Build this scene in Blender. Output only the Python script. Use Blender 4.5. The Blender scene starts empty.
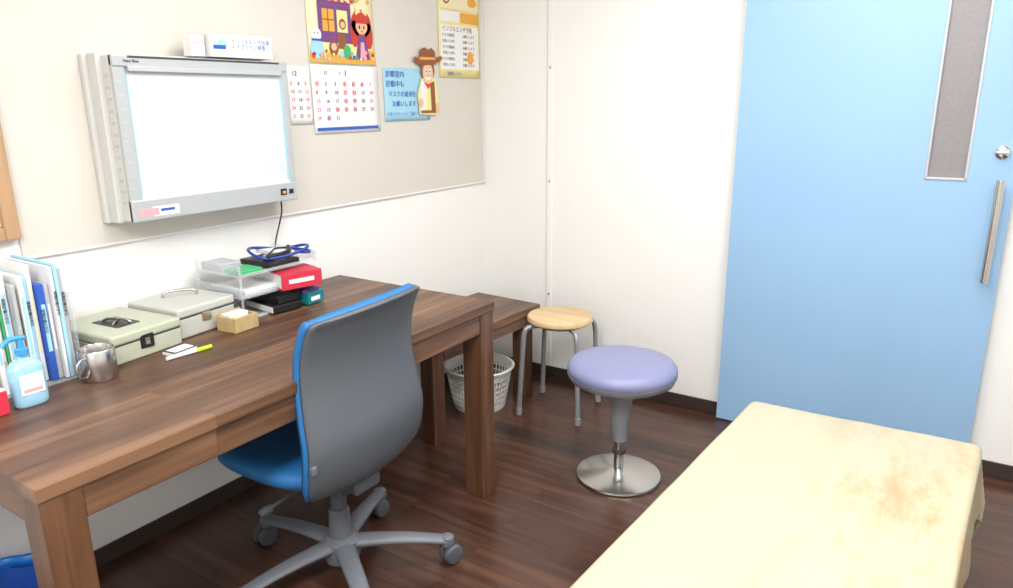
import bpy, bmesh, random
from math import *
from mathutils import Vector, Matrix, Euler, noise
random.seed(3)
scene=bpy.context.scene
COL=scene.collection

# ---------------------------------------------------------------- materials
def lin(c):
    return tuple(((v/255)/12.92 if v/255<=.04045 else ((v/255+.055)/1.055)**2.4) for v in c)+(1,)
def mat(name,rgb,rough=.5,metal=0,coat=0,alpha=1,bump=0,bscale=60,emit=0,var=0,vscale=6,trans=0):
    m=bpy.data.materials.new(name); m.use_nodes=True
    nt=m.node_tree; b=nt.nodes['Principled BSDF']
    b.inputs['Base Color'].default_value=lin(rgb); b.inputs['Roughness'].default_value=rough
    b.inputs['Metallic'].default_value=metal; b.inputs['Coat Weight'].default_value=coat
    b.inputs['Alpha'].default_value=alpha; b.inputs['Transmission Weight'].default_value=trans
    tc=nt.nodes.new('ShaderNodeTexCoord')
    if var>0:
        n=nt.nodes.new('ShaderNodeTexNoise'); n.inputs['Scale'].default_value=vscale; n.inputs['Detail'].default_value=4
        nt.links.new(tc.outputs['Object'],n.inputs['Vector'])
        r=nt.nodes.new('ShaderNodeValToRGB'); r.color_ramp.elements[0].position=.3; r.color_ramp.elements[1].position=.7
        r.color_ramp.elements[0].color=lin([max(0,v*(1-var)) for v in rgb]); r.color_ramp.elements[1].color=lin([min(255,v*(1+var*.5)) for v in rgb])
        nt.links.new(n.outputs['Fac'],r.inputs['Fac']); nt.links.new(r.outputs['Color'],b.inputs['Base Color'])
    if bump>0:
        n2=nt.nodes.new('ShaderNodeTexNoise'); n2.inputs['Scale'].default_value=bscale; n2.inputs['Detail'].default_value=3
        nt.links.new(tc.outputs['Object'],n2.inputs['Vector'])
        bp=nt.nodes.new('ShaderNodeBump'); bp.inputs['Strength'].default_value=bump; bp.inputs['Distance'].default_value=.005
        nt.links.new(n2.outputs['Fac'],bp.inputs['Height']); nt.links.new(bp.outputs['Normal'],b.inputs['Normal'])
    if emit>0:
        b.inputs['Emission Color'].default_value=lin(rgb); b.inputs['Emission Strength'].default_value=emit
    return m
def wood(name,c1,c2,c3,axis='Y',plank=.12,length=1.2,rough=.35,grain=1.0,gap=.0015,coat=0):
    m=bpy.data.materials.new(name); m.use_nodes=True; nt=m.node_tree; L=nt.links.new
    b=nt.nodes['Principled BSDF']; b.inputs['Roughness'].default_value=rough; b.inputs['Coat Weight'].default_value=coat
    b.inputs['Coat Roughness'].default_value=.15
    tc=nt.nodes.new('ShaderNodeTexCoord')
    mp=nt.nodes.new('ShaderNodeMapping'); L(tc.outputs['Object'],mp.inputs['Vector'])
    if axis=='Y': mp.inputs['Rotation'].default_value=(0,0,radians(90))
    if axis=='Z': mp.inputs['Rotation'].default_value=(0,radians(90),0)
    br=nt.nodes.new('ShaderNodeTexBrick'); br.offset=.37
    br.inputs['Color1'].default_value=(0,0,0,1); br.inputs['Color2'].default_value=(1,1,1,1); br.inputs['Mortar'].default_value=(.5,.5,.5,1)
    br.inputs['Scale'].default_value=1; br.inputs['Brick Width'].default_value=length; br.inputs['Row Height'].default_value=plank
    br.inputs['Mortar Size'].default_value=gap; br.inputs['Mortar Smooth'].default_value=.2; br.inputs['Bias'].default_value=0
    L(mp.outputs['Vector'],br.inputs['Vector'])
    st=nt.nodes.new('ShaderNodeMapping'); st.inputs['Scale'].default_value=(1.8,30,30); L(mp.outputs['Vector'],st.inputs['Vector'])
    ad=nt.nodes.new('ShaderNodeVectorMath'); ad.operation='ADD'
    mu=nt.nodes.new('ShaderNodeVectorMath'); mu.operation='SCALE'; mu.inputs['Scale'].default_value=13
    L(br.outputs['Color'],mu.inputs[0]); L(st.outputs['Vector'],ad.inputs[0]); L(mu.outputs['Vector'],ad.inputs[1])
    n=nt.nodes.new('ShaderNodeTexNoise'); n.inputs['Scale'].default_value=1.0; n.inputs['Detail'].default_value=6; n.inputs['Distortion'].default_value=.6
    L(ad.outputs['Vector'],n.inputs['Vector'])
    r=nt.nodes.new('ShaderNodeValToRGB'); e=r.color_ramp.elements
    e[0].position=.25; e[0].color=lin(c1); e[1].position=.75; e[1].color=lin(c3); k=e.new(.5); k.color=lin(c2)
    mixf=nt.nodes.new('ShaderNodeMath'); mixf.operation='MULTIPLY_ADD'; mixf.inputs[1].default_value=.22*grain
    L(br.outputs['Color'],mixf.inputs[0])
    s2=nt.nodes.new('ShaderNodeMath'); s2.operation='SUBTRACT'; s2.inputs[1].default_value=.11*grain; L(n.outputs['Fac'],s2.inputs[0]); L(s2.outputs[0],mixf.inputs[2])
    L(mixf.outputs[0],r.inputs['Fac'])
    mx=nt.nodes.new('ShaderNodeMix'); mx.data_type='RGBA'; mx.blend_type='MULTIPLY'
    L(br.outputs['Fac'],mx.inputs['Factor']); L(r.outputs['Color'],mx.inputs['A']); mx.inputs['B'].default_value=(.45,.4,.38,1)
    L(mx.outputs['Result'],b.inputs['Base Color'])
    bp=nt.nodes.new('ShaderNodeBump'); bp.inputs['Strength'].default_value=.08; bp.inputs['Distance'].default_value=.002
    L(n.outputs['Fac'],bp.inputs['Height']); L(bp.outputs['Normal'],b.inputs['Normal'])
    return m

M={}
M['wall']=mat('wall_white_paper',(238,237,234),.75,bump=.12,bscale=350)
M['ceil']=mat('ceiling_white',(244,244,243),.9,bump=.1)
M['floor']=wood('floor_dark_planks',(52,33,26),(72,46,36),(94,63,49),axis='X',plank=.1,length=.95,rough=.28,gap=.001)
M['walnutY']=wood('walnut_top',(70,47,34),(98,69,50),(130,96,71),axis='Y',plank=.105,length=2.2,rough=.4,gap=.0005,grain=1.3)
M['walnutX']=wood('walnut_cross',(68,44,31),(90,60,43),(112,78,57),axis='X',plank=.3,length=3,rough=.4,gap=0)
M['walnutZ']=wood('walnut_leg',(66,42,29),(90,59,41),(112,78,55),axis='Z',plank=.3,length=3,rough=.4,gap=0)
M['pine']=wood('pine_frame',(156,120,88),(174,138,103),(190,154,118),axis='Z',plank=.4,length=3,rough=.5,gap=0)
M['birch']=wood('birch_seat',(194,163,116),(210,181,134),(222,195,152),axis='X',plank=.3,length=3,rough=.35,gap=0)
M['base']=mat('baseboard_vinyl',(58,46,41),.5,bump=.05)
M['beige']=mat('bulletin_board_beige',(210,205,196),.6,bump=.1,bscale=500)
M['white']=mat('white_plastic',(230,230,229),.4,bump=.02)
M['paper']=mat('paper_white',(230,230,229),.7,bump=.03)
M['door']=mat('door_light_blue',(147,184,219),.42,var=.012,vscale=2,bump=.03,bscale=90)
M['steel']=mat('brushed_steel',(198,196,192),.24,1,bump=.03,bscale=200)
M['chrome']=mat('chrome',(220,220,220),.16,1)
M['frost']=mat('frosted_glass_dark',(138,134,137),.3,bump=.15,bscale=260,var=.05,vscale=160)
M['winframe']=mat('window_frame_grey',(188,191,196),.4,.2)
M['lbody']=mat('lightbox_body_silver',(182,186,187),.4,.25,bump=.03)
M['lside']=mat('lightbox_side',(206,206,202),.5,bump=.02)
M['lscreen']=mat('lightbox_screen',(206,209,213),.3,coat=.2)
M['blk']=mat('black_plastic',(24,24,26),.4,bump=.03)
M['dgrey']=mat('chair_shell_grey',(84,89,96),.5,bump=.12,bscale=500)
M['mgrey']=mat('chair_base_grey',(104,108,115),.45,bump=.05)
M['blue']=mat('chair_blue_fabric',(34,110,172),.6,bump=.2,bscale=700)
M['purple']=mat('stool_purple_vinyl',(130,133,170),.38,bump=.06,bscale=200)
M['sgrey']=mat('stool_grey_plastic',(144,147,154),.4,bump=.02)
M['tube']=mat('grey_painted_tube',(158,160,164),.35,.4)
M['acry']=mat('clear_acrylic',(225,232,236),.08,alpha=.25)
M['basket']=mat('basket_white_plastic',(228,228,220),.45)
M['case']=mat('case_greenish_paint',(178,183,162),.42,bump=.03)
M['case2']=mat('case_grey_paint',(188,189,182),.42,bump=.03)
M['card']=mat('card_box_wood',(188,164,116),.6,var=.06,vscale=40)
M['red']=mat('red_cover',(200,46,70),.45,bump=.02)
M['teal']=mat('teal_cover',(18,122,132),.4,bump=.02)
M['green']=mat('green_item',(60,172,108),.45,bump=.02)
M['navy']=mat('navy_tube',(28,60,150),.35,bump=.02)
M['bluep']=mat('blue_print',(40,88,180),.5,bump=.02)
M['lblue']=mat('sign_paper_blue',(158,204,224),.7,bump=.02)
M['yel']=mat('poster_yellow',(232,220,150),.7,bump=.02)
M['cream']=mat('poster_cream',(234,222,184),.7,bump=.02)
M['orange']=mat('poster_orange',(226,164,68),.7,bump=.02)
M['brown']=mat('poster_brown',(140,84,50),.7,bump=.02)
M['skin']=mat('poster_skin',(228,182,148),.7,bump=.02)
M['hair']=mat('poster_hair_red',(188,60,48),.7,bump=.02)
M['pviolet']=mat('poster_violet',(110,70,130),.7,bump=.02)
M['pred']=mat('print_red',(212,60,60),.7,bump=.02)
M['pink']=mat('print_pink',(236,160,168),.7,bump=.02)
M['ink']=mat('print_ink',(45,45,60),.7,bump=.02)
M['soap']=mat('soap_bottle',(150,198,224),.25,coat=.3,bump=.02)
M['pump']=mat('soap_pump_blue',(60,150,210),.35,bump=.02)
M['bag']=mat('blue_bag',(20,110,200),.35,bump=.3,bscale=20)
M['lime']=mat('pen_lime',(190,220,40),.4,bump=.02)
M['dark']=mat('rubber_dark',(60,62,66),.6,bump=.05)
M['lamp']=mat('lamp_diffuser',(255,252,248),.5,emit=2.0)

def bedmat():
    m=bpy.data.materials.new('bed_vinyl_cream'); m.use_nodes=True; nt=m.node_tree; L=nt.links.new
    b=nt.nodes['Principled BSDF']; b.inputs['Roughness'].default_value=.36; b.inputs['Coat Weight'].default_value=.3; b.inputs['Coat Roughness'].default_value=.22
    tc=nt.nodes.new('ShaderNodeTexCoord')
    def ramp(scale,xs,p0,c0,p1,c1,rough=.7,loc=0):
        n=nt.nodes.new('ShaderNodeTexNoise'); n.inputs['Scale'].default_value=scale; n.inputs['Detail'].default_value=8; n.inputs['Roughness'].default_value=rough
        mp=nt.nodes.new('ShaderNodeMapping'); mp.inputs['Scale'].default_value=(xs,1,1); mp.inputs['Location'].default_value=(loc,loc,0)
        L(tc.outputs['Object'],mp.inputs['Vector']); L(mp.outputs['Vector'],n.inputs['Vector'])
        r=nt.nodes.new('ShaderNodeValToRGB'); e=r.color_ramp.elements
        e[0].position=p0; e[0].color=c0; e[1].position=p1; e[1].color=c1
        L(n.outputs['Fac'],r.inputs['Fac']); return r
    a=ramp(2.6,3.0,.47,lin((186,178,149)),.62,lin((182,152,106)),.78,2.1)
    g=ramp(3.1,1.6,.50,(0,0,0,1),.68,(1,1,1,1),.75,5.3)
    # worn band runs lengthwise along the right half of the couch (world X 2.0-2.2)
    sx_=nt.nodes.new('ShaderNodeSeparateXYZ'); L(tc.outputs['Object'],sx_.inputs['Vector'])
    mr=nt.nodes.new('ShaderNodeMapRange'); mr.interpolation_type='SMOOTHSTEP'
    mr.inputs['From Min'].default_value=1.80; mr.inputs['From Max'].default_value=2.06; L(sx_.outputs['X'],mr.inputs['Value'])
    m0=nt.nodes.new('ShaderNodeMix'); m0.data_type='RGBA'; L(mr.outputs['Result'],m0.inputs['Factor']); m0.inputs['A'].default_value=lin((186,178,149)); L(a.outputs['Color'],m0.inputs['B'])
    mx=nt.nodes.new('ShaderNodeMix'); mx.data_type='RGBA'
    fm=nt.nodes.new('ShaderNodeMath'); fm.operation='MULTIPLY'; fm.inputs[1].default_value=.6
    L(g.outputs['Color'],fm.inputs[0]); L(fm.outputs[0],mx.inputs['Factor']); L(m0.outputs['Result'],mx.inputs['A']); mx.inputs['B'].default_value=lin((166,159,140))
    L(mx.outputs['Result'],b.inputs['Base Color'])
    n2=nt.nodes.new('ShaderNodeTexNoise'); n2.inputs['Scale'].default_value=7; n2.inputs['Detail'].default_value=4; L(tc.outputs['Object'],n2.inputs['Vector'])
    bp=nt.nodes.new('ShaderNodeBump'); bp.inputs['Strength'].default_value=.3; bp.inputs['Distance'].default_value=.012
    L(n2.outputs['Fac'],bp.inputs['Height']); L(bp.outputs['Normal'],b.inputs['Normal'])
    return m
M['bed']=bedmat()

# ---------------------------------------------------------------- builders
def root(name):
    o=bpy.data.objects.new(name,None); o.empty_display_size=.1; COL.objects.link(o); return o
def addmesh(name,me,m,parent,smooth=False):
    o=bpy.data.objects.new(name,me); COL.objects.link(o)
    if m is not None: me.materials.append(m if not isinstance(m,str) else M[m])
    if smooth:
        for p in me.polygons: p.use_smooth=True
    if parent: o.parent=parent
    return o
def box(name,x,y,z,m,parent=None,bev=.003,seg=2,rot=0,piv=None):
    bm=bmesh.new(); bmesh.ops.create_cube(bm,size=1)
    for v in bm.verts:
        v.co=Vector(((x[0]+x[1])/2+v.co.x*(x[1]-x[0]),(y[0]+y[1])/2+v.co.y*(y[1]-y[0]),(z[0]+z[1])/2+v.co.z*(z[1]-z[0])))
    if bev>0: bmesh.ops.bevel(bm,geom=bm.edges[:],offset=bev,segments=seg,affect='EDGES',profile=.5)
    if rot:
        p=Vector(piv) if piv else Vector(((x[0]+x[1])/2,(y[0]+y[1])/2,0))
        bmesh.ops.rotate(bm,verts=bm.verts,cent=p,matrix=Matrix.Rotation(rot,3,'Z'))
    me=bpy.data.meshes.new(name); bm.to_mesh(me); bm.free()
    return addmesh(name,me,m,parent)
def lathe(name,prof,c,m,parent=None,seg=48,axis=None,smooth=True):
    bm=bmesh.new(); rings=[]
    for r,z in prof:
        if r<1e-5: rings.append([bm.verts.new((0,0,z))])
        else: rings.append([bm.verts.new((r*cos(2*pi*i/seg),r*sin(2*pi*i/seg),z)) for i in range(seg)])
    for a,b in zip(rings,rings[1:]):
        for i in range(seg):
            j=(i+1)%seg
            if len(a)==1 and len(b)==1: continue
            if len(a)==1: bm.faces.new((a[0],b[i],b[j]))
            elif len(b)==1: bm.faces.new((a[i],a[j],b[0]))
            else: bm.faces.new((a[i],a[j],b[j],b[i]))
    bmesh.ops.recalc_face_normals(bm,faces=bm.faces)
    T=Matrix.Translation(Vector(c))
    if axis is not None: T=T@Vector(axis).to_track_quat('Z','Y').to_matrix().to_4x4()
    bmesh.ops.transform(bm,matrix=T,verts=bm.verts)
    me=bpy.data.meshes.new(name); bm.to_mesh(me); bm.free()
    o=addmesh(name,me,m,parent,smooth)
    if smooth:
        try: me.set_sharp_from_angle(angle=radians(40))
        except Exception: pass
    return o
def cyl(name,p0,p1,r0,m,parent=None,r1=None,seg=24):
    p0=Vector(p0);p1=Vector(p1);h=(p1-p0).length; r1=r0 if r1 is None else r1
    b=min(r0,r1,h)*.12
    return lathe(name,[(0,0),(r0-b,0),(r0,b),(r1,h-b),(r1-b,h),(0,h)],p0,m,parent,seg,axis=(p1-p0))
def tube(name,pts,r,m,parent=None,closed=False,res=8):
    cu=bpy.data.curves.new(name,'CURVE'); cu.dimensions='3D'; cu.bevel_depth=r; cu.bevel_resolution=4; cu.use_fill_caps=True
    sp=cu.splines.new('NURBS'); sp.points.add(len(pts)-1)
    for i,p in enumerate(pts): sp.points[i].co=(*p,1)
    sp.order_u=3; sp.use_endpoint_u=not closed; sp.use_cyclic_u=closed; sp.resolution_u=res
    t=bpy.data.objects.new('tmp',cu); COL.objects.link(t)
    dg=bpy.context.evaluated_depsgraph_get(); me=bpy.data.meshes.new_from_object(t.evaluated_get(dg)); me.name=name
    bpy.data.objects.remove(t); me.materials.clear()
    return addmesh(name,me,m,parent,True)
def gridmesh(name,f,nu,nv,m,parent=None,thick=0,off=-1):
    bm=bmesh.new(); g=[[bm.verts.new(f(i/nu,j/nv)) for j in range(nv+1)] for i in range(nu+1)]
    for i in range(nu):
        for j in range(nv): bm.faces.new((g[i][j],g[i+1][j],g[i+1][j+1],g[i][j+1]))
    me=bpy.data.meshes.new(name); bm.to_mesh(me); bm.free()
    o=addmesh(name,me,m,parent,True)
    if thick:
        s=o.modifiers.new('s','SOLIDIFY'); s.thickness=thick; s.offset=off
    return o
def poly(name,pts,plane,val,m,parent=None,thick=.0006):
    bm=bmesh.new()
    def mk(a,b):
        return (val,a,b) if plane=='x' else ((a,val,b) if plane=='y' else (a,b,val))
    vs=[bm.verts.new(mk(a,b)) for a,b in pts]; f=bm.faces.new(vs)
    n={'x':Vector((1,0,0)),'y':Vector((0,-1,0)),'z':Vector((0,0,1))}[plane]
    bm.normal_update()
    if f.normal.dot(n)<0: f.normal_flip()
    r=bmesh.ops.extrude_face_region(bm,geom=[f]); 
    bmesh.ops.translate(bm,vec=n*thick,verts=[v for v in r['geom'] if isinstance(v,bmesh.types.BMVert)])
    bmesh.ops.recalc_face_normals(bm,faces=bm.faces)
    me=bpy.data.meshes.new(name); bm.to_mesh(me); bm.free()
    return addmesh(name,me,m,parent)
def disc2(c,rx,ry=None,n=24):
    ry=rx if ry is None else ry
    return [(c[0]+rx*cos(2*pi*i/n),c[1]+ry*sin(2*pi*i/n)) for i in range(n)]
def rect2(a0,a1,b0,b1): return [(a0,b0),(a1,b0),(a1,b1),(a0,b1)]
def text(name,s,loc,size,m,parent,plane='x',extr=.0003,mat4=None):
    cu=bpy.data.curves.new(name,'FONT'); cu.body=s; cu.size=size; cu.extrude=extr; cu.space_line=1.0
    t=bpy.data.objects.new('tmp',cu); COL.objects.link(t)
    if mat4 is None:
        rot={'x':(radians(90),0,radians(90)),'y':(radians(90),0,0),'z':(0,0,0)}[plane]
        T=Matrix.Translation(loc)@Euler(rot).to_matrix().to_4x4()
    else: T=Matrix.Translation(loc)@mat4
    dg=bpy.context.evaluated_depsgraph_get(); me=bpy.data.meshes.new_from_object(t.evaluated_get(dg)); me.name=name
    bpy.data.objects.remove(t); me.materials.clear(); me.transform(T)
    return addmesh(name,me,m,parent)

# ---------------------------------------------------------------- room
RX=3.5; RY=-4.3; H=2.45
box('floor',(-.1,RX+.1),(RY-.1,.1),(-.08,0),'floor',bev=0)
box('ceiling',(-.1,RX+.1),(RY-.1,.1),(H,H+.08),'ceil',bev=0)
box('wall_left',(-.1,0),(RY-.1,.1),(0,H),'wall',bev=0)
box('wall_back',(0,RX),(0,.1),(0,H),'wall',bev=0)
box('wall_right',(RX,RX+.1),(RY-.1,.1),(0,H),'wall',bev=0)
box('wall_front',(0,RX),(RY-.1,RY),(0,H),'wall',bev=0)
box('baseboard_left',(0,.008),(RY,0),(0,.06),'base',bev=.002)
box('baseboard_back',(0.008,1.30),(-.008,0),(0,.06),'base',bev=.002)
box('baseboard_back',(2.262,RX),(-.008,0),(0,.06),'base',bev=.002)
box('baseboard_right',(RX-.008,RX),(RY,-.008),(0,.06),'base',bev=.002)
t=root('trim_1')
box('strip',(.380,.410),(-.008,0),(.06,H),'wall',t,bev=.003)
box('seam',(.375,.380),(-.002,0),(.06,H),'beige',t,bev=0)
for z in (.45,1.02,1.55,2.1): lathe('screw',[(0,0),(.006,0),(.005,.002),(0,.003)],(.395,-.008,z),'steel',t,16,axis=(0,-1,0))
b=root('bulletin_board')
box('board',(.0005,.008),(-2.197,-.004),(1.0,2.2),'beige',b,bev=.001)
box('edge_strip',(.0005,.011),(-2.197,-.004),(.994,1.001),'white',b,bev=.001)
box('edge_strip_side',(.0005,.011),(-.012,-.004),(1.0,2.2),'white',b,bev=.001)
for (x,y,e) in ((1.25,-1.6,23),(1.95,-.85,12),(2.6,-1.9,20),(1.75,-3.5,62)):  # all unseen; the back-wall and behind-camera ones are added to even out the light
    l=root('ceiling_and_fill_lamp')
    box('housing',(x-.27,x+.27),(y-.62,y+.62),(H-.05,H),'white',l,bev=.006)
    box('diffuser',(x-.24,x+.24),(y-.6,y+.6),(H-.065,H-.05),'lamp',l,bev=.004)
    la=bpy.data.lights.new('tube_and_fill_light','AREA'); la.shape='RECTANGLE'; la.size=.48; la.size_y=1.2; la.energy=e; la.color=(1,.992,.98)
    lo=bpy.data.objects.new('tube_and_fill_light',la); COL.objects.link(lo); lo.location=(x,y,H-.075); lo.parent=l

# ---------------------------------------------------------------- door
d=root('door_1')
DX0,DX1=1.298,2.256
def doorslab():
    bm=bmesh.new(); xs=[DX0,1.985,2.113,DX1]; zs=[.006,1.118,1.88,2.02]; yf,yb=-.05,-.012
    g={}
    for y in (yf,yb):
        for i,x in enumerate(xs):
            for k,z in enumerate(zs): g[(i,k,y)]=bm.verts.new((x,y,z))
    for y in (yf,yb):
        for i in range(3):
            for k in range(3):
                if (i,k)!=(1,1): bm.faces.new((g[(i,k,y)],g[(i+1,k,y)],g[(i+1,k+1,y)],g[(i,k+1,y)]))
    def side(a,b_): bm.faces.new((g[(*a,yf)],g[(*b_,yf)],g[(*b_,yb)],g[(*a,yb)]))
    for i in range(3): side((i,0),(i+1,0)); side((i,3),(i+1,3)); side((0,i),(0,i+1)); side((3,i),(3,i+1))
    side((1,1),(2,1)); side((2,1),(2,2)); side((2,2),(1,2)); side((1,2),(1,1))
    bmesh.ops.recalc_face_normals(bm,faces=bm.faces)
    me=bpy.data.meshes.new('slab'); bm.to_mesh(me); bm.free(); addmesh('slab',me,'door',d)
doorslab()
box('glass',(1.985,2.113),(-.040,-.025),(1.118,1.88),'frost',d,bev=0)
for x,z in (((1.983,1.992),(1.115,1.885)),((2.106,2.115),(1.115,1.885)),((1.983,2.115),(1.113,1.122)),((1.983,2.115),(1.878,1.888))):
    box('glazing_bead',x,(-.054,-.03),z,'winframe',d,bev=.002)
tube('pull_bar_mounts',[(2.214,-.05,.795),(2.214,-.095,.795),(2.214,-.098,.81),(2.214,-.098,1.08),(2.214,-.095,1.095),(2.214,-.05,1.095)],.011,'steel',d)
cyl('pull_bar',(2.214,-.098,.765),(2.214,-.098,1.125),.013,'steel',d)
lathe('lock_rose',[(0,0),(.022,0),(.022,.006),(.018,.010),(.008,.012),(0,.012)],(2.206,-.05,1.216),'chrome',d,32,axis=(0,-1,0))
box('thumb_turn',(2.187,2.225),(-.076,-.060),(1.211,1.221),'chrome',d,bev=.003)
box('top_rail',(1.2,3.25),(-.075,0),(2.03,2.09),'white',d,bev=.003)

w=root('window_1')
box('stile_r',(0,.03),(-2.237,-2.200),(1.055,1.95),'pine',w,bev=.003)
box('stile_l',(0,.03),(-3.0,-2.96),(1.055,1.95),'pine',w,bev=.003)
box('rail_b',(0,.03),(-2.96,-2.237),(1.055,1.09),'pine',w,bev=.003)
box('rail_t',(0,.03),(-2.96,-2.237),(1.91,1.95),'pine',w,bev=.003)
box('pane',(0,.012),(-2.96,-2.237),(1.09,1.91),'beige',w,bev=0)

# ---------------------------------------------------------------- x-ray lightbox
lb=root('xray_film_lightbox')
y0,y1,z0,z1=-1.945,-1.342,1.068,1.532
box('wall_plate',(.009,.03),(y0-.026,y1+.004),(z0-.006,z1+.004),'lside',lb,bev=.003)
box('back_housing',(.028,.075),(y0-.014,y1+.004),(z0-.004,z1+.006),'lside',lb,bev=.004)
box('front_housing',(.07,.116),(y0,y1),(z0,z1),'lside',lb,bev=.005)
box('frame_left',(.11,.126),(y0,-1.908),(z0,z1),'lbody',lb,bev=.004)
box('frame_right',(.11,.126),(-1.368,y1),(z0,z1),'lbody',lb,bev=.004)
box('frame_bottom',(.11,.128),(y0,y1),(z0,1.132),'lbody',lb,bev=.004)
box('frame_top',(.11,.13),(y0,y1),(1.500,z1),'lbody',lb,bev=.004)
box('film_clip',(.126,.136),(-1.905,-1.372),(1.488,1.503),'winframe',lb,bev=.002)
box('clip_dark_strip',(.124,.131),(-1.90,-1.377),(1.524,1.530),'dark',lb,bev=.001)  # dark strip along the top frame, above the film clip
box('screen',(.11,.121),(-1.908,-1.368),(1.130,1.502),'lscreen',lb,bev=0)
box('screen_lip',(.12,.126),(-1.908,-1.368),(1.130,1.138),'white',lb,bev=.001)
box('screen_edge_l',(.12,.123),(-1.908,-1.904),(1.138,1.49),'lblue',lb,bev=0)
box('screen_edge_r',(.12,.123),(-1.373,-1.368),(1.138,1.49),'lblue',lb,bev=0)
for i in range(9): box('vent_slot',(.126,.1275),(y0+.006,y0+.022),(1.16+i*.037,1.168+i*.037),'winframe',lb,bev=0)
for i in range(12): box('vent',(.085,.105),(y0-.0015,y0+.001),(1.12+i*.032,1.128+i*.032),'winframe',lb,bev=0)
box('sticker_pink',(.128,.1287),(-1.925,-1.865),(1.083,1.104),'pink',lb,bev=0)
box('sticker_white',(.128,.1286),(-1.885,-1.80),(1.080,1.108),'paper',lb,bev=0)
box('sticker_blue',(.128,.1289),(-1.86,-1.815),(1.092,1.100),'bluep',lb,bev=0)
box('sticker_red',(.1286,.1290),(-1.90,-1.872),(1.088,1.099),'pink',lb,bev=0)
box('switch_plate',(.128,.131),(-1.415,-1.39),(1.090,1.112),'blk',lb,bev=.001)
box('switch_orange',(.131,.134),(-1.409,-1.396),(1.095,1.104),'orange',lb,bev=.001)
box('knob_plate',(.128,.131),(-1.378,-1.36),(1.092,1.108),'blk',lb,bev=.001)
text('maker_label','View Box',(.131,-1.915,1.512),.012,'ink',lb)
tube('power_cord',[(.05,-1.355,1.07),(.045,-1.345,1.03),(.03,-1.35,.98),(.02,-1.375,.90),(.015,-1.385,.80),(.02,-1.39,.70),(.02,-1.39,.6)],.003,'dark',lb)

bx=root('glove_box')
box('carton',(.055,.12),(-1.625,-1.392),(1.5395,1.608),'paper',bx,bev=.002)
box('carton_small',(.062,.105),(-1.680,-1.634),(1.5395,1.602),'paper',bx,bev=.002)
text('carton_text','インフルエンザ迅速\nエスプライン検査',(.1203,-1.550,1.584),.0165,'bluep',bx)
poly('logo',disc2((-1.583,1.579),.020,.012),'x',.1201,'lblue',bx)
box('logo_bar',(.1201,.1208),(-1.615,-1.57),(1.563,1.575),'bluep',bx,bev=0)
text('side_text','イナビル',(.1053,-1.676,1.574),.010,'pred',bx)

# ---------------------------------------------------------------- posters
def sheet(name,y0,y1,z0,z1,m):
    r=root(name); x=.009
    gridmesh('paper',lambda u,v:(x+.001+.002*(1-v),y0+(y1-y0)*u,z0+(z1-z0)*v),8,8,m,r,thick=.0006,off=1); return r
P=.0130
c=sheet('wall_calendar',-1.132,-.77,1.283,1.538,'paper')
box('blue_foot',(P,P+.0006),(-1.12,-.785),(1.294,1.306),'bluep',c,bev=0)
text('month','1',(P,-.965,1.498),.035,'ink',c); text('month2','12            2',(P,-1.07,1.503),.018,'ink',c)
for r_ in range(5):
    for k in range(7):
        n=r_*7+k+1
        if n>31: break
        text('day',str(n),(P,-1.115+k*.048,1.462-r_*.032),.020,('pred' if k in (0,3,6) else 'ink'),c)
        if k in (3,4) or (r_+k)%5==0: poly('ring',disc2((-1.106+k*.048,1.469-r_*.032),.010),'x',P-.0005,'pink',c)
c=sheet('wall_calendar',-1.245,-1.137,1.322,1.53,'paper')
text('month','12',(P,-1.225,1.495),.025,'ink',c)
for r_ in range(5):
    for k in range(3): text('day',str(r_*7+k+3),(P,-1.235+k*.034,1.462-r_*.029),.018,('pred' if k!=1 else 'ink'),c)

p=sheet('illustrated_poster',-1.134,-.780,1.543,1.93,'cream')
def q(n,a,b,cc,dd,m,x=P): poly(n,rect2(a,b,cc,dd),'x',x,m,p)
q('ground',-1.13,-.785,1.548,1.60,'orange')
poly('hill',disc2((-.95,1.61),.14,.035),'x',P+.0002,'yel',p)
q('house',-1.08,-.91,1.62,1.77,'pviolet',P+.0008)
poly('roof',[(-1.10,1.77),(-.89,1.77),(-.93,1.83),(-1.06,1.83)],'x',P+.001,'pred',p)
for i in range(6): poly('roof_stripe',[(-1.095+i*.034,1.77),(-1.08+i*.034,1.77),(-1.045+i*.022,1.83),(-1.054+i*.022,1.83)],'x',P+.0016,'yel',p)
for i in range(5): q('brick_line',-1.08,-.91,1.635+i*.03,1.637+i*.03,'hair',P+.0012)
q('window_lit',-1.06,-1.0,1.66,1.74,'orange',P+.0018); q('window_lit',-.985,-.93,1.66,1.74,'yel',P+.0018)
q('window_bar',-1.034,-1.029,1.66,1.74,'brown',P+.0024); q('window_bar',-1.06,-1.0,1.70,1.704,'brown',P+.0024)
poly('window_person',disc2((-.958,1.69),.018,.02),'x',P+.0024,'brown',p); poly('window_face',disc2((-.958,1.688),.012),'x',P+.003,'skin',p)
q('small_door',-.985,-.945,1.60,1.655,'brown',P+.002)
for i in range(9): poly('garland',disc2((-1.10+i*.028,1.785+.008*(i%2)),.010,n=12),'x',P+.0022,['orange','green','yel','pred','bluep','pink','white','lblue','orange'][i],p)
poly('hair',disc2((-.855,1.70),.055,.052),'x',P+.002,'hair',p); poly('hair',disc2((-.895,1.66),.022,.05),'x',P+.002,'hair',p); poly('hair',disc2((-.815,1.655),.022,.05),'x',P+.002,'hair',p)
for s in (-1,1): poly('bow',[(-.855,1.745),(-.855+s*.03,1.76),(-.855+s*.03,1.73)],'x',P+.003,'yel',p)
poly('face',disc2((-.855,1.688),.032,.028),'x',P+.0028,'skin',p)
poly('fringe',[(-.888,1.70),(-.822,1.70),(-.83,1.72),(-.855,1.728),(-.88,1.72)],'x',P+.0032,'hair',p)
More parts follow.
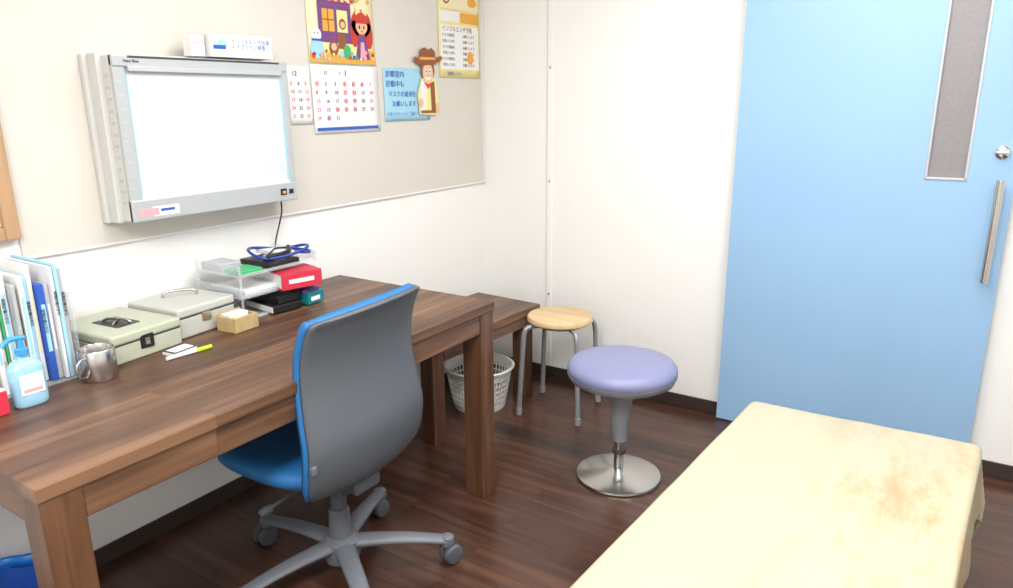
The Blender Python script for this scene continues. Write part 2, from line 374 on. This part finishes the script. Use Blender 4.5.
for s in (-1,1): poly('eye',disc2((-.855+s*.012,1.686),.004,.007,12),'x',P+.0038,'ink',p)
poly('mouth',disc2((-.855,1.672),.005,.003,10),'x',P+.0038,'pred',p)
poly('dress',[(-.895,1.565),(-.815,1.565),(-.838,1.655),(-.872,1.655)],'x',P+.0025,'pviolet',p)
poly('apron',[(-.87,1.57),(-.84,1.57),(-.846,1.63),(-.864,1.63)],'x',P+.003,'pink',p)
poly('snowman',disc2((-1.095,1.595),.034,.036),'x',P+.0022,'lblue',p); poly('snowman_head',disc2((-1.095,1.645),.024),'x',P+.0025,'paper',p)
poly('scarf',rect2(-1.12,-1.07,1.622,1.630),'x',P+.003,'bluep',p)
for s in (-1,1): poly('eye',disc2((-1.095+s*.008,1.65),.003,n=10),'x',P+.003,'ink',p)
poly('creature',disc2((-1.01,1.60),.024,.028),'x',P+.0025,'brown',p); poly('creature_face',disc2((-1.01,1.605),.014),'x',P+.003,'skin',p)
poly('creature',disc2((-.94,1.59),.02,.026),'x',P+.0028,'green',p)
random.seed(11)
for i in range(22):
    a_=random.uniform(-1.12,-.795); b_=random.uniform(1.556,1.592)
    poly('treat',disc2((a_,b_),random.uniform(.005,.010),n=12),'x',P+.0032+.0003*(i%5),random.choice(['pink','bluep','pred','yel','green','white','brown','lblue']),p)
for i in range(12):
    a_=random.uniform(-.89,-.795); b_=random.uniform(1.765,1.90)
    poly('leaf',disc2((a_,b_),random.uniform(.006,.013),n=10),'x',P+.0012+.0003*(i%4),random.choice(['green','orange','yel','hair']),p)

p=sheet('info_poster',-.357,-.037,1.508,1.93,'yel')
q('panel',-.345,-.05,1.545,1.74,'paper')
q('panel',-.345,-.20,1.755,1.80,'paper'); q('panel',-.19,-.05,1.755,1.80,'orange')
q('panel',-.345,-.05,1.81,1.90,'cream')
text('title','インフルエンザ予防',(P+.001,-.335,1.715),.026,'brown',p)
for i in range(6):
    text('para','手洗いうがい' if i%2 else 'マスク着用を',(P+.001,-.335,1.69-i*.026),.016,'ink',p)
    text('para','お願いします',(P+.001,-.18,1.69-i*.026),.016,'brown',p)
poly('figure',disc2((-.30,1.86),.028,.03),'x',P+.001,'brown',p); poly('figure',disc2((-.30,1.855),.018),'x',P+.0016,'skin',p)
poly('figure',disc2((-.10,1.85),.035,.02),'x',P+.001,'orange',p); poly('figure',disc2((-.12,1.60),.024,.03),'x',P+.0015,'orange',p)
text('foot','保健センター',(P,-.30,1.518),.02,'bluep',p)

p=sheet('handwritten_notice',-.739,-.438,1.32,1.54,'lblue')
for i,(s,sz) in enumerate((('診察室内',.030),('診察中も',.030),('  マスクの着用を',.026),('     お願いします',.026),('せきエチケットにご協力ください',.0175))):
    text('writing',s,(P,-.728,1.503-i*.040),sz,'bluep',p)
p=root('cowboy_character_cutout'); X=.019
poly('body_card',[(-.52,1.345),(-.40,1.34),(-.385,1.42),(-.40,1.50),(-.50,1.50),(-.53,1.43)],'x',X,'yel',p)
poly('vest',[(-.515,1.36),(-.475,1.36),(-.468,1.48),(-.505,1.49)],'x',X+.0008,'white',p)
poly('vest',[(-.405,1.36),(-.435,1.36),(-.440,1.48),(-.41,1.49)],'x',X+.0008,'brown',p)
poly('bandana',[(-.485,1.482),(-.425,1.482),(-.455,1.455)],'x',X+.0014,'pred',p)
poly('belt',rect2(-.51,-.405,1.35,1.362),'x',X+.0014,'brown',p)
poly('hair',disc2((-.455,1.535),.048,.045),'x',X+.0012,'brown',p)
poly('face',disc2((-.455,1.522),.036,.046),'x',X+.002,'skin',p)
poly('hat_brim',[(-.555,1.572),(-.50,1.555),(-.41,1.560),(-.345,1.59),(-.36,1.60),(-.43,1.585),(-.50,1.582),(-.545,1.590)],'x',X+.003,'brown',p)
poly('hat_crown',[(-.51,1.578),(-.505,1.62),(-.475,1.632),(-.45,1.622),(-.425,1.632),(-.40,1.615),(-.40,1.582)],'x',X+.0026,'brown',p)
poly('hat_band',[(-.51,1.578),(-.51,1.590),(-.40,1.592),(-.40,1.582)],'x',X+.0034,'orange',p)
for s in (-1,1):
    poly('eye',disc2((-.455+s*.013,1.53),.009,.010,14),'x',X+.003,'white',p); poly('pupil',disc2((-.455+s*.012,1.53),.0045,n=10),'x',X+.0036,'ink',p)
poly('smile',[(-.478,1.505),(-.432,1.505),(-.445,1.493),(-.465,1.493)],'x',X+.003,'white',p)
poly('hand',disc2((-.51,1.395),.016,.020),'x',X+.003,'skin',p); poly('hand',disc2((-.395,1.375),.014,.018),'x',X+.003,'skin',p)

# ---------------------------------------------------------------- desk
D=root('wooden_desk'); ax0,ax1,ay0,ay1=.05,.802,-2.575,-1.095
box('top',(ax0,ax1),(ay0,ay1),(.700,.731),'walnutY',D,bev=.003)
L_=.078
for i,(x,y) in enumerate(((ax0+.004,ay0+.004),(ax1-L_-.004,ay0+.004),(ax0+.004,ay1-L_-.004),(ax1-L_-.004,ay1-L_-.004))):
    box('leg_%d'%(i+1),(x,x+L_),(y,y+L_),(0,.699),'walnutZ',D,bev=.003)
box('apron_front',(ax1-.03,ax1-.008),(ay0+.082,ay1-.082),(.630,.699),'walnutY',D,bev=.002)
box('apron_back',(ax0+.01,ax0+.03),(ay0+.082,ay1-.082),(.630,.699),'walnutY',D,bev=.002)
box('apron_side_l',(ax0+.082,ax1-.082),(ay0+.01,ay0+.03),(.630,.699),'walnutX',D,bev=.002)
box('apron_side_r',(ax0+.082,ax1-.082),(ay1-.03,ay1-.01),(.630,.699),'walnutX',D,bev=.002)
B=root('low_wooden_bench'); rt=radians(-3.9); pv=(.458,-.2,0)
def bb(n,x,y,z,m): box(n,x,y,z,m,B,bev=.002,rot=rt,piv=pv)
bb('top',(.075,.458),(-1.02,-.2),(.415,.452),'walnutY')
for i,(x,y) in enumerate(((.085,-.95),(.372,-.95),(.085,-.31),(.372,-.31))): bb('leg_%d'%(i+1),(x,x+.07),(y,y+.07),(0,.414),'walnutZ')
bb('rail',(.43,.445),(-.88,-.31),(.36,.414),'walnutY'); bb('rail_b',(.155,.372),(-.26,-.245),(.36,.414),'walnutX')

# ---------------------------------------------------------------- office chair (faces -X)
C_=root('office_chair'); cx,cy=.665,-1.765; by=-1.745
Z=[.362,.382,.415,.47,.55,.63,.71,.79,.86,.890,.900]
XX=[.765,.812,.848,.868,.876,.862,.850,.853,.874,.890,.896]
W=[.120,.168,.203,.217,.219,.214,.208,.205,.203,.201,.192]
def interp(A,t):
    f=t*(len(A)-1); i=min(int(f),len(A)-2); k=f-i
    p0=A[max(i-1,0)];p1=A[i];p2=A[i+1];p3=A[min(i+2,len(A)-1)]
    return .5*((2*p1)+(-p0+p2)*k+(2*p0-5*p1+4*p2-p3)*k*k+(-p0+3*p1-3*p2+p3)*k**3)
def shell(off,wsc,zadd,v0=0):
    def f(u,v):
        v=v0+(1-v0)*v
        s=2*u-1; w_=interp(W,v)*wsc
        z=interp(Z,v)+zadd*v; x=interp(XX,v)
        return (x-off-.040*abs(s)**2.2*(1 if v>.2 else .6+2*v), cy+.014*(v-.4)+s*w_, z-.010*s*s*v+.006*v*s)
    return f
gridmesh('back_shell',shell(0,1,0),24,40,'dgrey',C_,thick=.014,off=0)
gridmesh('back_cushion',shell(.020,1.006,.002,.12),24,40,'blue',C_,thick=.024,off=0)
box('label',(.8545,.8565),(cy-.03,cy+.03),(.80,.805),'mgrey',C_,bev=0)
def seatf(zt,zb,hx,hy,name,m,cxs=.585,n=3.2):
    bm=bmesh.new(); N=48; rings=[]
    prof=[(0,zt+.004),(.5,zt+.006),(.8,zt+.002),(.93,zt-.008),(1,zt-(zt-zb)*.45),(.97,zb+.004),(.85,zb),(0,zb)]
    for k,z in prof:
        if k==0: rings.append([bm.verts.new((cxs,cy,z))]); continue
        R=[]
        for i in range(N):
            a=2*pi*i/N; ca,sa=cos(a),sin(a); rr=(abs(ca)**n+abs(sa)**n)**(-1/n)
            x=rr*ca*hx*k; y=rr*sa*hy*k
            zz=z-(.022*max(0,(-x/hx-.55))/.45 if x<0 else 0)+(.012*max(0,abs(y)/hy-.6)/.4)
            R.append(bm.verts.new((cxs+x,cy+y,zz)))
        rings.append(R)
    for a,b_ in zip(rings,rings[1:]):
        for i in range(N):
            j=(i+1)%N
            if len(a)==1: bm.faces.new((a[0],b_[i],b_[j]))
            elif len(b_)==1: bm.faces.new((a[i],a[j],b_[0]))
            else: bm.faces.new((a[i],a[j],b_[j],b_[i]))
    bmesh.ops.recalc_face_normals(bm,faces=bm.faces)
    me=bpy.data.meshes.new(name); bm.to_mesh(me); bm.free()
    o=addmesh(name,me,m,C_,True); s=o.modifiers.new('sub','SUBSURF'); s.levels=s.render_levels=2
seatf(.455,.395,.225,.238,'seat_cushion','blue')
seatf(.398,.365,.19,.195,'seat_pan','dgrey')
box('mechanism',(.57,.77),(cy-.07,cy+.09),(.315,.37),'dgrey',C_,bev=.015,seg=3)
box('back_arm',(.72,.82),(cy-.05,cy+.05),(.335,.38),'dgrey',C_,bev=.012,seg=3)
tube('lever',[(.64,cy-.06,.335),(.64,cy-.16,.33),(.64,cy-.2,.325)],.006,'dgrey',C_)
lathe('lever_knob',[(0,0),(.011,0),(.013,.02),(.009,.035),(0,.036)],(.64,cy-.2,.325),'dgrey',C_,16,axis=(0,-1,0))
box('arm_mount',(.835,.85),(cy-.222,cy-.205),(.49,.515),'mgrey',C_,bev=.004)
cyl('gas_column',(cx,by,.13),(cx,by,.32),.024,'dgrey',C_); cyl('column_cover',(cx,by,.10),(cx,by,.22),.037,'mgrey',C_,r1=.031)
lathe('hub',[(0,.05),(.052,.05),(.058,.07),(.056,.115),(.038,.13),(0,.13)],(cx,by,0),'mgrey',C_)
for k in range(5):
    a=radians(40+72*k); dx,dy=cos(a),sin(a)
    def legf(u,v,dx=dx,dy=dy):
        d_=.03+.295*u; wd=.032-.009*u; hh=.030-.012*u; zc=.102-.022*u+.008*sin(pi*u)
        th=2*pi*v; px=cos(th)*wd; pz=sin(th)*hh*.8
        return (cx+dx*d_-dy*px, by+dy*d_+dx*px, zc+pz*.8)
    gridmesh('leg_%d'%(k+1),legf,10,16,'mgrey',C_)
    tx,ty=cx+dx*.322,by+dy*.322
    lathe('leg_tip',[(0,.062),(.020,.062),(.024,.074),(.021,.092),(.009,.098),(0,.098)],(tx,ty,0),'mgrey',C_,20)
    ca=a+radians([30,160,80,200,100][k]); ex,ey=cos(ca),sin(ca)
    ox,oy=tx+ex*.012,ty+ey*.012
    for s in (-1,1):
        c0=Vector((ox-ey*s*.007,oy+ex*s*.007,.032)); 
        lathe('caster_wheel',[(0,0),(.026,0),(.031,.004),(.032,.012),(.028,.021),(.011,.024),(0,.024)],c0,'dgrey',C_,28,axis=(-ey*s,ex*s,0))
    cyl('caster_stem',(tx,ty,.028),(tx,ty,.068),.008,'dgrey',C_,seg=12)

# ---------------------------------------------------------------- round wooden stool
S=root('round_wooden_stool'); sx,sy=.638,-.325
lathe('seat',[(0,.460),(.13,.460),(.146,.457),(.151,.448),(.150,.436),(.143,.430),(0,.430)],(sx,sy,0),'birch',S,64)
tube('ring',[(sx+.105*cos(2*pi*i/16),sy+.105*sin(2*pi*i/16),.420) for i in range(16)],.009,'tube',S,closed=True)
for k in range(4):
    a=radians(53+90*k); c_,s_=cos(a),sin(a)
    tube('leg_%d'%(k+1),[(sx+c_*.02,sy+s_*.02,.418),(sx+c_*.09,sy+s_*.09,.419),(sx+c_*.160,sy+s_*.160,.419),(sx+c_*.178,sy+s_*.178,.39),(sx+c_*.182,sy+s_*.182,.33),(sx+c_*.203,sy+s_*.203,.012)],.0115,'tube',S)
    cyl('foot_cap',(sx+c_*.2035,sy+s_*.2035,0),(sx+c_*.202,sy+s_*.202,.035),.0145,'sgrey',S,seg=16)

# ---------------------------------------------------------------- purple swivel stool
S=root('swivel_stool'); sx,sy=1.138,-.757
lathe('base_plate',[(0,0),(.156,0),(.162,.005),(.160,.012),(.13,.020),(.06,.028),(.03,.034),(0,.036)],(sx,sy,0),'steel',S,72)
cyl('inner_post',(sx,sy,.03),(sx,sy,.17),.019,'chrome',S)
lathe('collar',[(0,.10),(.024,.10),(.026,.104),(.026,.112),(.024,.116),(0,.116)],(sx,sy,0),'dark',S)
lathe('column_cover',[(0,.15),(.026,.15),(.030,.155),(.035,.25),(.043,.315),(.06,.352),(.085,.378),(0,.385)],(sx,sy,0),'sgrey',S,48)
lathe('seat_pan',[(0,.378),(.09,.378),(.165,.388),(.194,.404),(.202,.424),(0,.424)],(sx,sy,0),'sgrey',S,72)
lathe('seat_cushion',[(0,.480),(.10,.479),(.16,.474),(.188,.466),(.201,.451),(.203,.437),(.200,.426),(.17,.422),(0,.422)],(sx,sy,0),'purple',S,72)

# ---------------------------------------------------------------- basket
K=root('plastic_waste_basket'); kx,ky=.292,-.485
def rb(z): return .122+.037*z/.2
for (za,zb) in ((0,.03),(.165,.2)):
    lathe('band',[(rb(za),za),(rb(zb),zb),(rb(zb)-.004,zb),(rb(za)-.004,za),(rb(za),za)],(kx,ky,0),'basket',K,64)
lathe('rim',[(rb(.2)-.003,.192),(rb(.2)+.008,.194),(rb(.2)+.010,.2),(rb(.2)+.004,.205),(rb(.2)-.004,.203),(rb(.2)-.003,.192)],(kx,ky,0),'basket',K,64)
lathe('bottom',[(0,.002),(rb(0),.002),(rb(0),.006),(0,.006)],(kx,ky,0),'basket',K,64)
for j in range(5):
    z=.045+j*.028
    lathe('hoop',[(rb(z),z-.003),(rb(z)+.001,z+.003),(rb(z)-.004,z+.003),(rb(z)-.004,z-.003),(rb(z),z-.003)],(kx,ky,0),'basket',K,64)
bm=bmesh.new()
for i in range(48):
    a=2*pi*i/48; da=.018
    vs=[]
    for z in (.028,.17):
        for aa in (a-da,a+da):
            for dr in (0,-.004): vs.append(bm.verts.new((kx+(rb(z)+dr)*cos(aa),ky+(rb(z)+dr)*sin(aa),z)))
    bmesh.ops.convex_hull(bm,input=vs)
me=bpy.data.meshes.new('slats'); bm.to_mesh(me); bm.free(); addmesh('slats',me,'basket',K)

# ---------------------------------------------------------------- exam bed
E=root('examination_bed'); th=radians(-3.2); bw,bl=.622,1.86; o0=Vector((1.638,-.880,0))
ex=Vector((cos(th),sin(th),0)); ey=Vector((sin(th),-cos(th),0))
def bedpt(a,b,z):
    p=o0+ex*a+ey*b; p.y+=.062*(a/bw)*max(0,1-b/bl); p.z=z; return p
zt=.478
def cover(u,v):
    ext=.20; R=.020
    a=-ext+(bw+2*ext)*u; b=-ext+(bl+2*ext)*v
    ca=min(max(a,R),bw-R); cb=min(max(b,R),bl-R); da,db=a-ca,b-cb; d_=hypot(da,db)
    z=zt+.0025*noise.noise(Vector((a*7,b*4,0)))+.0015*noise.noise(Vector((a*16,b*6,3)))
    if d_<1e-6: return bedpt(a,b,z)
    na,nb=da/d_,db/d_; arc=R*pi/2
    if d_<arc: t=d_/R; out=R*sin(t); dn=R*(1-cos(t))
    else:
        out=R; dn=R+(d_-arc)
        s_=a*abs(nb)+b*abs(na); k=min(1,(d_-arc)/.16)
        out+=k*(.005*sin(s_*22)+.004*sin(s_*41+1)+.010)+.02*k*abs(na*nb)*2
    return bedpt(ca+na*out,cb+nb*out,z-dn)
gridmesh('vinyl_cover',cover,130,200,'bed',E,thick=.0015,off=0)
def bedbox(n,a,b,z,m,bev=.01):
    bm=bmesh.new(); vs=[bm.verts.new(bedpt(i,j,k)) for i in a for j in b for k in z]; bmesh.ops.convex_hull(bm,input=vs)
    bmesh.ops.bevel(bm,geom=bm.edges[:],offset=bev,segments=3,affect='EDGES')
    me=bpy.data.meshes.new(n); bm.to_mesh(me); bm.free(); addmesh(n,me,m,E)
bedbox('mattress',(.014,bw-.014),(.014,bl-.014),(.40,zt-.010),'case2')
bedbox('frame',(.03,bw-.03),(.03,bl-.03),(.36,.40),'tube',.004)
for a in (.05,bw-.09):
    for b_ in (.08,bl-.12): bedbox('leg',(a,a+.04),(b_,b_+.04),(0,.36),'tube',.004)
bedbox('brace',(.06,bw-.06),(.09,.11),(.1,.13),'tube',.003); bedbox('brace',(.06,bw-.06),(bl-.11,bl-.09),(.1,.13),'tube',.003)

# ---------------------------------------------------------------- things on the desk (top z=.731)
T=.7315
def cashbox(name,x,y,z1,m,rot=0):
    c=root(name); pv=((x[0]+x[1])/2,(y[0]+y[1])/2,0)
    box('body',x,y,(T,z1-.028),m,c,bev=.006,seg=3,rot=rot,piv=pv); box('lid',(x[0]-.002,x[1]+.002),(y[0]-.002,y[1]+.002),(z1-.028,z1),m,c,bev=.008,seg=3,rot=rot,piv=pv)
    box('seam',(x[0]+.003,x[1]+.0005),(y[0]+.003,y[1]-.003),(z1-.030,z1-.027),'dark',c,bev=0,rot=rot,piv=pv)
    return c
c=cashbox('metal_cash_box',(.040,.302),(-2.170,-1.957),.812,'case',radians(6))
box('latch',(.294,.306),(-2.075,-2.035),(.756,.795),'blk',c,bev=.003); box('latch_slot',(.305,.308),(-2.062,-2.048),(.766,.785),'steel',c,bev=.001)
box('handle_recess',(.13,.24),(-2.105,-2.035),(.8115,.8132),'blk',c,bev=.002,rot=radians(6))
tube('handle',[(.145,-2.09,.813),(.15,-2.08,.822),(.19,-2.065,.824),(.225,-2.055,.822),(.225,-2.05,.813)],.004,'steel',c)
tube('handle_arm',[(.16,-2.045,.814),(.19,-2.075,.820),(.215,-2.095,.814)],.003,'steel',c)
c=cashbox('metal_cash_box',(.03,.25),(-1.943,-1.735),.822,'case2',radians(6))
tube('handle',[(.09,-1.87,.822),(.09,-1.87,.834),(.10,-1.85,.840),(.13,-1.80,.840),(.14,-1.785,.834),(.14,-1.785,.822)],.0045,'steel',c)
box('lock',(.249,.256),(-1.85,-1.82),(.770,.795),'steel',c,bev=.002)

c=root('wooden_card_box'); R0=radians(5)
pv=(.30,-1.765,0)
def cb(n,x,y,z,m,bev=.001): box(n,x,y,z,m,c,bev=bev,rot=R0,piv=pv)
cb('base',(.262,.342),(-1.81,-1.72),(T,T+.006),'card'); cb('front',(.336,.342),(-1.81,-1.72),(T+.006,T+.045),'card'); cb('back',(.262,.268),(-1.81,-1.72),(T+.006,T+.052),'card')
cb('side',(.268,.336),(-1.81,-1.804),(T+.006,T+.045),'card'); cb('side',(.268,.336),(-1.726,-1.72),(T+.006,T+.045),'card')
cb('cards',(.272,.312),(-1.80,-1.73),(T+.006,T+.050),'paper'); cb('divider',(.318,.332),(-1.80,-1.77),(T+.006,T+.048),'cream')
c=root('notepad'); box('pages',(.325,.375),(-2.03,-1.955),(T,T+.010),'paper',c,bev=.001,rot=radians(8)); box('cover',(.325,.375),(-2.03,-1.955),(T+.010,T+.0115),'dark',c,bev=0,rot=radians(8)); box('label',(.333,.370),(-2.024,-1.961),(T+.0115,T+.0125),'paper',c,bev=0,rot=radians(8))
c=root('highlighter_pen'); cyl('barrel',(.385,-2.055,T+.006),(.392,-1.97,T+.006),.0055,'paper',c); cyl('cap',(.392,-1.97,T+.006),(.396,-1.925,T+.006),.006,'lime',c)
c=root('steel_cup'); lathe('body',[(0,T),(.040,T),(.042,T+.003),(.042,T+.076),(.040,T+.079),(.0385,T+.076),(.0385,T+.006),(0,T+.006)],(.352,-2.215,0),'steel',c,48)
tube('handle',[(.365,-2.253,T+.065),(.375,-2.275,T+.062),(.377,-2.279,T+.04),(.375,-2.275,T+.018),(.365,-2.253,T+.014)],.003,'steel',c)
c=root('hand_sanitizer_bottle'); qx,qy=.378,-2.388
def bot(u,v):
    prof=[(0,.0),(.9,.0),(1,.006),(1,.080),(.96,.092),(.75,.104),(.36,.110),(.34,.122),(0,.122)]
    f=v*(len(prof)-1); i=min(int(f),len(prof)-2); k=f-i
    r=prof[i][0]*(1-k)+prof[i+1][0]*k; z=prof[i][1]*(1-k)+prof[i+1][1]*k; a=2*pi*u; n=3
    ca,sa=cos(a),sin(a); rr=(abs(ca)**n+abs(sa)**n)**(-1/n)
    return (qx+rr*ca*.024*r,qy+rr*sa*.036*r,T+z)
gridmesh('bottle',bot,40,32,'soap',c)
box('label',(qx+.022,qx+.0248),(qy-.025,qy+.025),(T+.030,T+.078),'paper',c,bev=.001); box('label_band',(qx+.0245,qx+.0252),(qy-.02,qy+.02),(T+.036,T+.044),'pink',c,bev=0)
lathe('pump_collar',[(0,T+.120),(.014,T+.120),(.014,T+.134),(.007,T+.137),(.006,T+.156),(0,T+.156)],(qx,qy,0),'pump',c,24)
tube('nozzle',[(qx,qy+.01,T+.158),(qx,qy-.01,T+.162),(qx+.004,qy-.030,T+.160),(qx+.005,qy-.040,T+.148)],.006,'pump',c)
c=root('red_box'); box('carton',(.35,.40),(-2.50,-2.44),(T,T+.055),'red',c,bev=.002); box('lid_flap',(.352,.398),(-2.498,-2.442),(T+.055,T+.058),'paper',c,bev=.001)
c=root('row_of_file_binders')
yy=-2.235; cols=[('winframe',.010),('lblue',.010),('paper',.008),('winframe',.012),('bluep',.016),('paper',.012),('lblue',.010),('paper',.014),('pink',.007),('lbody',.010),('paper',.016),('green',.006),('case2',.014),('paper',.012),('orange',.006),('paper',.018),('bluep',.010),('paper',.020),('winframe',.02),('paper',.02)]
random.seed(5)
for i,(m_,t_) in enumerate(cols):
    hh=.275+random.uniform(-.03,.03); dx=random.uniform(-.02,.01)
    if m_=='bluep': hh=.24
    if i in (1,4): hh=.295 if i==1 else .25
    box('binder_%d'%(i+1),(.07+dx,.285+dx),(yy-t_,yy-.0008),(T+.004,T+hh),m_,c,bev=.0015)
    if t_>=.012: box('spine_label',(.285+dx,.2857+dx),(yy-t_+.003,yy-.004),(T+.08,T+hh-.05),['paper','lblue','cream'][i%3],c,bev=0)
    if i%2==0: text('spine_text','保険診療の手引',(.2862+dx,yy-t_+.002,T+hh-.06),.009,'ink',c,mat4=Matrix(((0,0,1),(0,1,0),(-1,0,0))).to_4x4())
    yy-=t_+.001
box('stand_side',(.05,.305),(-2.232,-2.2295),(T,T+.22),'acry',c,bev=.001); box('stand_base',(.05,.305),(yy-.004,-2.2295),(T,T+.0035),'acry',c,bev=.001)
# letter tray with contents
c=root('acrylic_letter_tray'); tx0,tx1,ty0,ty1=.035,.265,-1.715,-1.40
for z in (T,T+.070,T+.140):
    box('shelf',(tx0,tx1),(ty0,ty1),(z,z+.003),'acry',c,bev=.001)
    box('lip',(tx1-.003,tx1),(ty0,ty1),(z+.003,z+.012),'acry',c,bev=.0005)
for y in (ty0,ty1-.003):
    for z in (T+.003,T+.073,T+.143): box('side',(tx0,tx1),(y,y+.003),(z,z+.035),'acry',c,bev=.0005)
for x in (tx0+.006,tx1-.006):
    for y in (ty0+.006,ty1-.006): cyl('post',(x,y,T),(x,y,T+.178),.004,'acry',c,seg=12)
c=root('stacked_books')
z=T+.0035
box('black_book',(.13,.295),(-1.61,-1.50),(z,z+.026),'blk',c,bev=.003,rot=radians(-6)); box('black_book_pages',(.135,.292),(-1.612,-1.5),(z+.004,z+.022),'paper',c,bev=0,rot=radians(-6))
box('black_notebook',(.12,.285),(-1.60,-1.50),(z+.027,z+.050),'blk',c,bev=.002,rot=radians(4))
box('teal_book',(.13,.30),(-1.488,-1.412),(z,z+.042),'teal',c,bev=.003,rot=radians(4)); box('teal_label',(.296,.3025),(-1.47,-1.43),(z+.012,z+.026),'paper',c,bev=0,rot=radians(4)); box('dark_booklet',(.13,.29),(-1.49,-1.42),(z+.042,z+.052),'pviolet',c,bev=.002)
z=T+.0735
box('grey_folder',(.07,.26),(-1.70,-1.545),(z,z+.010),'winframe',c,bev=.002); box('paper_stack',(.08,.25),(-1.69,-1.55),(z+.010,z+.020),'paper',c,bev=.001)
rd=radians(-14)
box('red_dictionary_cover',(.09,.315),(-1.555,-1.410),(z,z+.004),'red',c,bev=.001,rot=rd); box('red_dictionary_pages',(.095,.312),(-1.550,-1.412),(z+.004,z+.050),'paper',c,bev=.001,rot=rd); box('red_dictionary_top',(.09,.315),(-1.555,-1.410),(z+.050,z+.054),'red',c,bev=.001,rot=rd)
box('red_dictionary_spine',(.310,.316),(-1.555,-1.410),(z,z+.054),'red',c,bev=.002,rot=rd,piv=(.2025,-1.4825,0))
box('red_dictionary_lettering',(.316,.3166),(-1.53,-1.44),(z+.020,z+.034),'paper',c,bev=0,rot=rd,piv=(.2025,-1.4825,0))
z=T+.1435
box('green_pad',(.18,.258),(-1.708,-1.62),(z,z+.016),'green',c,bev=.003); box('black_case',(.10,.25),(-1.59,-1.46),(z,z+.020),'blk',c,bev=.005); box('white_box',(.07,.2),(-1.5,-1.44),(z+.02,z+.035),'paper',c,bev=.002); box('clear_case',(.05,.15),(-1.70,-1.62),(z,z+.025),'winframe',c,bev=.003)
c=root('stethoscope'); z=T+.181
loop=[(.175+.085*cos(a)+.01*sin(3*a),-1.485+.105*sin(a),z+.010*sin(2*a)) for a in [2*pi*i/16 for i in range(16)]]
tube('tubing',loop,.005,'navy',c,closed=True)
tube('tubing_tail',[(.24,-1.47,z),(.27,-1.45,z-.003),(.26,-1.415,z-.006),(.19,-1.41,z-.004),(.15,-1.44,z-.004)],.005,'navy',c)
lathe('chest_piece',[(0,0),(.02,0),(.022,.005),(.015,.012),(0,.013)],(.20,-1.55,T+.1665),'chrome',c,32)
tube('binaural',[(.20,-1.56,z-.006),(.16,-1.50,z-.002),(.13,-1.46,z+.002),(.18,-1.44,z+.002)],.003,'blk',c)
tube('headset',[(.22,-1.57,z-.003),(.23,-1.52,z-.002),(.22,-1.47,z+.001),(.16,-1.43,z+.002)],.008,'blk',c)

c=root('waste_bin'); wx,wy=.16,-2.43
lathe('bin',[(0,.002),(.10,.002),(.12,.17),(.116,.17),(.096,.008),(0,.008)],(wx,wy,0),'bluep',c,40)
def bagf(u,v):
    a=2*pi*u
    if v<.25: r=.112+.06*v+.006*sin(a*7); z=.165+.05*(v/.25)**.5*.6
    else: r=.13+.012*sin(a*9+v*3)+.02*v; z=.20-.10*v+.012*sin(a*5)
    return (wx+r*cos(a),wy+r*sin(a),z)
gridmesh('bag',bagf,72,14,'bag',c,thick=.001)

# ---------------------------------------------------------------- re-centre the empties on their objects
bpy.context.view_layer.update()
for o in list(COL.objects):
    if o.type=='EMPTY' and o.parent is None:
        pts=[]
        for ch in o.children:
            if ch.type=='MESH': pts+= [v.co for v in ch.data.vertices]
        if pts:
            lo=Vector([min(p[i] for p in pts) for i in range(3)]); hi=Vector([max(p[i] for p in pts) for i in range(3)])
            o.location=((lo.x+hi.x)/2,(lo.y+hi.y)/2,lo.z)
            for ch in o.children: ch.matrix_parent_inverse=Matrix.Translation(-Vector(o.location))

# ---------------------------------------------------------------- camera
f,pt,ya,ro=716.5,radians(15.08),radians(33.219),radians(-.477)
fw=Vector((-sin(ya)*cos(pt),cos(ya)*cos(pt),-sin(pt))); r=Vector((cos(ya),sin(ya),0)); u=r.cross(fw)
R=r*cos(ro)+u*sin(ro); U=-r*sin(ro)+u*cos(ro)
cam=bpy.data.cameras.new('camera'); cam.lens=f/1013*36; cam.sensor_width=36; cam.clip_start=.02
co=bpy.data.objects.new('camera',cam); COL.objects.link(co)
co.matrix_world=Matrix((( R.x,U.x,-fw.x,2.146),(R.y,U.y,-fw.y,-3.073),(R.z,U.z,-fw.z,1.4),(0,0,0,1))); scene.camera=co
wd=bpy.data.worlds.new('world'); scene.world=wd; wd.use_nodes=True
wd.node_tree.nodes['Background'].inputs[0].default_value=(.9,.95,1,1); wd.node_tree.nodes['Background'].inputs[1].default_value=.3
scene.view_settings.view_transform='Standard'; scene.view_settings.look='None'; scene.view_settings.exposure=0
